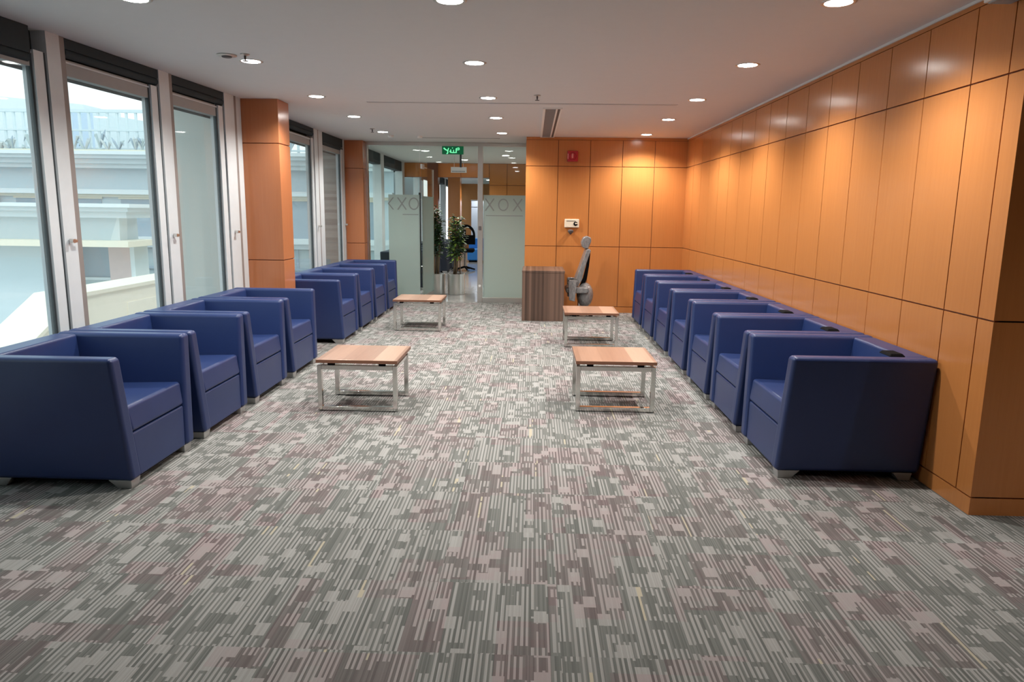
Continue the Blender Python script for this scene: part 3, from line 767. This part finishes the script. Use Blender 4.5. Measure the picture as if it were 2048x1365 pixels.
for k in range(48):
    x = -33+k*.6; b.box(x, x+.06, -.09, -.04, -2.4, .38, 'bldwin')
b.box(-34, -4.2, -.1, -.04, -.25, -.18, 'bldwin'); b.build('glazed_screen', root)
tag(root, 'pale blue-grey building across the way with a wide cornice', 'building')
# pink pillar on the main building
tag(MB().box(-17.2, -16.3, 21.7, 21.96, .75, 1.86, 'bldpink').build('pillar'), 'pink wall pier between distant windows at the left edge', 'pillar')
# rooftop things
root = empty('rooftop_trellis', (0, 24.6, 0))
b = MB()
for k in range(70): x = -30+k*.32; b.box(x, x+.07, 0, .07, 3.2, 4.75, 'railing')
b.build('posts', root)
b = MB(); b.box(-30, -7.6, -.02, .1, 4.70, 4.80, 'railing'); b.box(-30, -7.6, -.02, .1, 4.1, 4.15, 'railing'); b.box(-30, -7.6, -.02, .1, 3.5, 3.55, 'railing'); b.build('rails', root)
tag(root, 'white slatted trellis along the roof of the building across', 'trellis')
random.seed(11)
b = MB(); 
for k in range(46):
    x = -21+k*.29+random.uniform(-.1, .1); h_ = random.uniform(.15, .75); r_ = random.uniform(.05, .14)
    b.lathe([(r_*.7, 0), (r_, h_*.4), (r_*.5, h_*.45)], (x, 24.2, 3.205), 'bldwin2', 8)
    for q in range(5):
        a = random.uniform(0, 6.28); b.tube([(x, 24.2, 3.205+h_*.45), (x+.16*math.cos(a), 24.2+.1*math.sin(a), 3.205+h_*1.1), (x+.26*math.cos(a), 24.2+.1*math.sin(a), 3.205+h_*random.uniform(.7, 1.5))], [.03, .045, .01], random.choice(['bldwin', 'bldwin2', 'ground']), 5)
tag(b.build('roof_clutter'), 'hazy clutter of potted plants before the roof trellis', 'roof clutter', None, 'stuff')
tag(MB().box(-20, -11.4, 23.55, 24.0, 3.2, 3.42, 'bldyellow').build('roof_ledge'), 'ochre ledge on the roof below the trellis', 'ledge')
root = empty('distant_block', (0, 30, 0))
MB().prism([(-19.6, -4), (-18.0, -4), (-18.0, 5.40), (-19.6, 5.40)], 0, 3.0, 'bldblue', 'y').build('blue_face', root)
MB().hexa([(-18.0, 0, -4), (-13, 3.5, -4), (-13, 7, -4), (-18, 7, -4), (-18.0, 0, 5.38), (-13, 3.5, 4.75), (-13, 7, 4.75), (-18, 7, 5.38)], 'railing').build('side_wing', root)
tag(root, 'blue-grey flat-roofed block rising behind the trellis', 'building')
tag(MB().hexa([(-34, 29, -4), (-20.2, 33, -4), (-20.2, 36, -4), (-34, 36, -4), (-34, 29, 6.9), (-20.2, 33, 6.1), (-20.2, 36, 6.1), (-34, 36, 6.9)], 'bldcap').build('far_building'), 'very pale hazy building at the far left skyline', 'building')
# nearer pavilion
root = empty('pavilion', (0, 16, 0))
MB().box(-26, -9.30, .1, .9, .86, 1.38, 'bld').build('fascia', root)
b = MB(); b.box(-26, -8.95, -.15, .95, 1.36, 1.50, 'bldcap'); b.box(-26, -8.83, -.3, 1.0, 1.50, 1.59, 'bldcap'); b.box(-26, -8.72, -.42, 1.05, 1.59, 1.67, 'bldcap'); b.build('cornice', root)
MB().hexa([(-9.5, .1, .86), (-9.28, .1, .86), (-9.28, .4, .86), (-9.5, .4, .86), (-9.30, .08, 1.36), (-9.25, .08, 1.36), (-9.25, .4, 1.36), (-9.30, .4, 1.36)], 'bldcap').build('bracket', root)
MB().box(-26, -8.85, -.35, 1.0, .73, .86, 'bldcream').build('slab_edge', root)
MB().box(-26, -11.0, .3, 1.3, -4, .73, 'bld').build('wall', root)
MB().box(-11.0, -9.75, 1.0, 1.1, -1.0, .73, 'bldwin').box(-11.0, -9.8, .9, 1.0, -.12, -.06, 'bldcap').box(-11, -9.8, .9, 1.0, -1.4, -.12, 'bldwin2').build('window', root)
MB().box(-9.75, -9.25, .4, 1.0, -4, .73, 'bldpink').build('pillar', root)
MB().box(-9.25, -9.15, .4, 1.0, -4, .73, 'bldcap').build('pillar_trim', root)
tag(root, 'nearer pale pavilion with stepped cornice and a pink pillar', 'building')
# parapet
root = empty('parapet_wall', (-7.0, 0, 0))
MB().prism([(10.9, -4), (19, -4), (19, .22), (10.9, .22), (9.3, -.55), (9.3, -4)], -.64, 0, 'bldcream', 'x').build('wall', root)
MB().prism([(10.88, .22), (19, .22), (19, .28), (10.86, .28), (9.2, -.52), (9.2, -.58)], -.68, .04, 'bldcream', 'x').build('coping', root)
MB().box(-.01, .015, 12.2, 16.5, -.42, -.02, 'bldcream').build('raised_panel', root, bevel=.01)
tag(root, 'cream stone parapet with a sloping near end outside the windows', 'parapet')
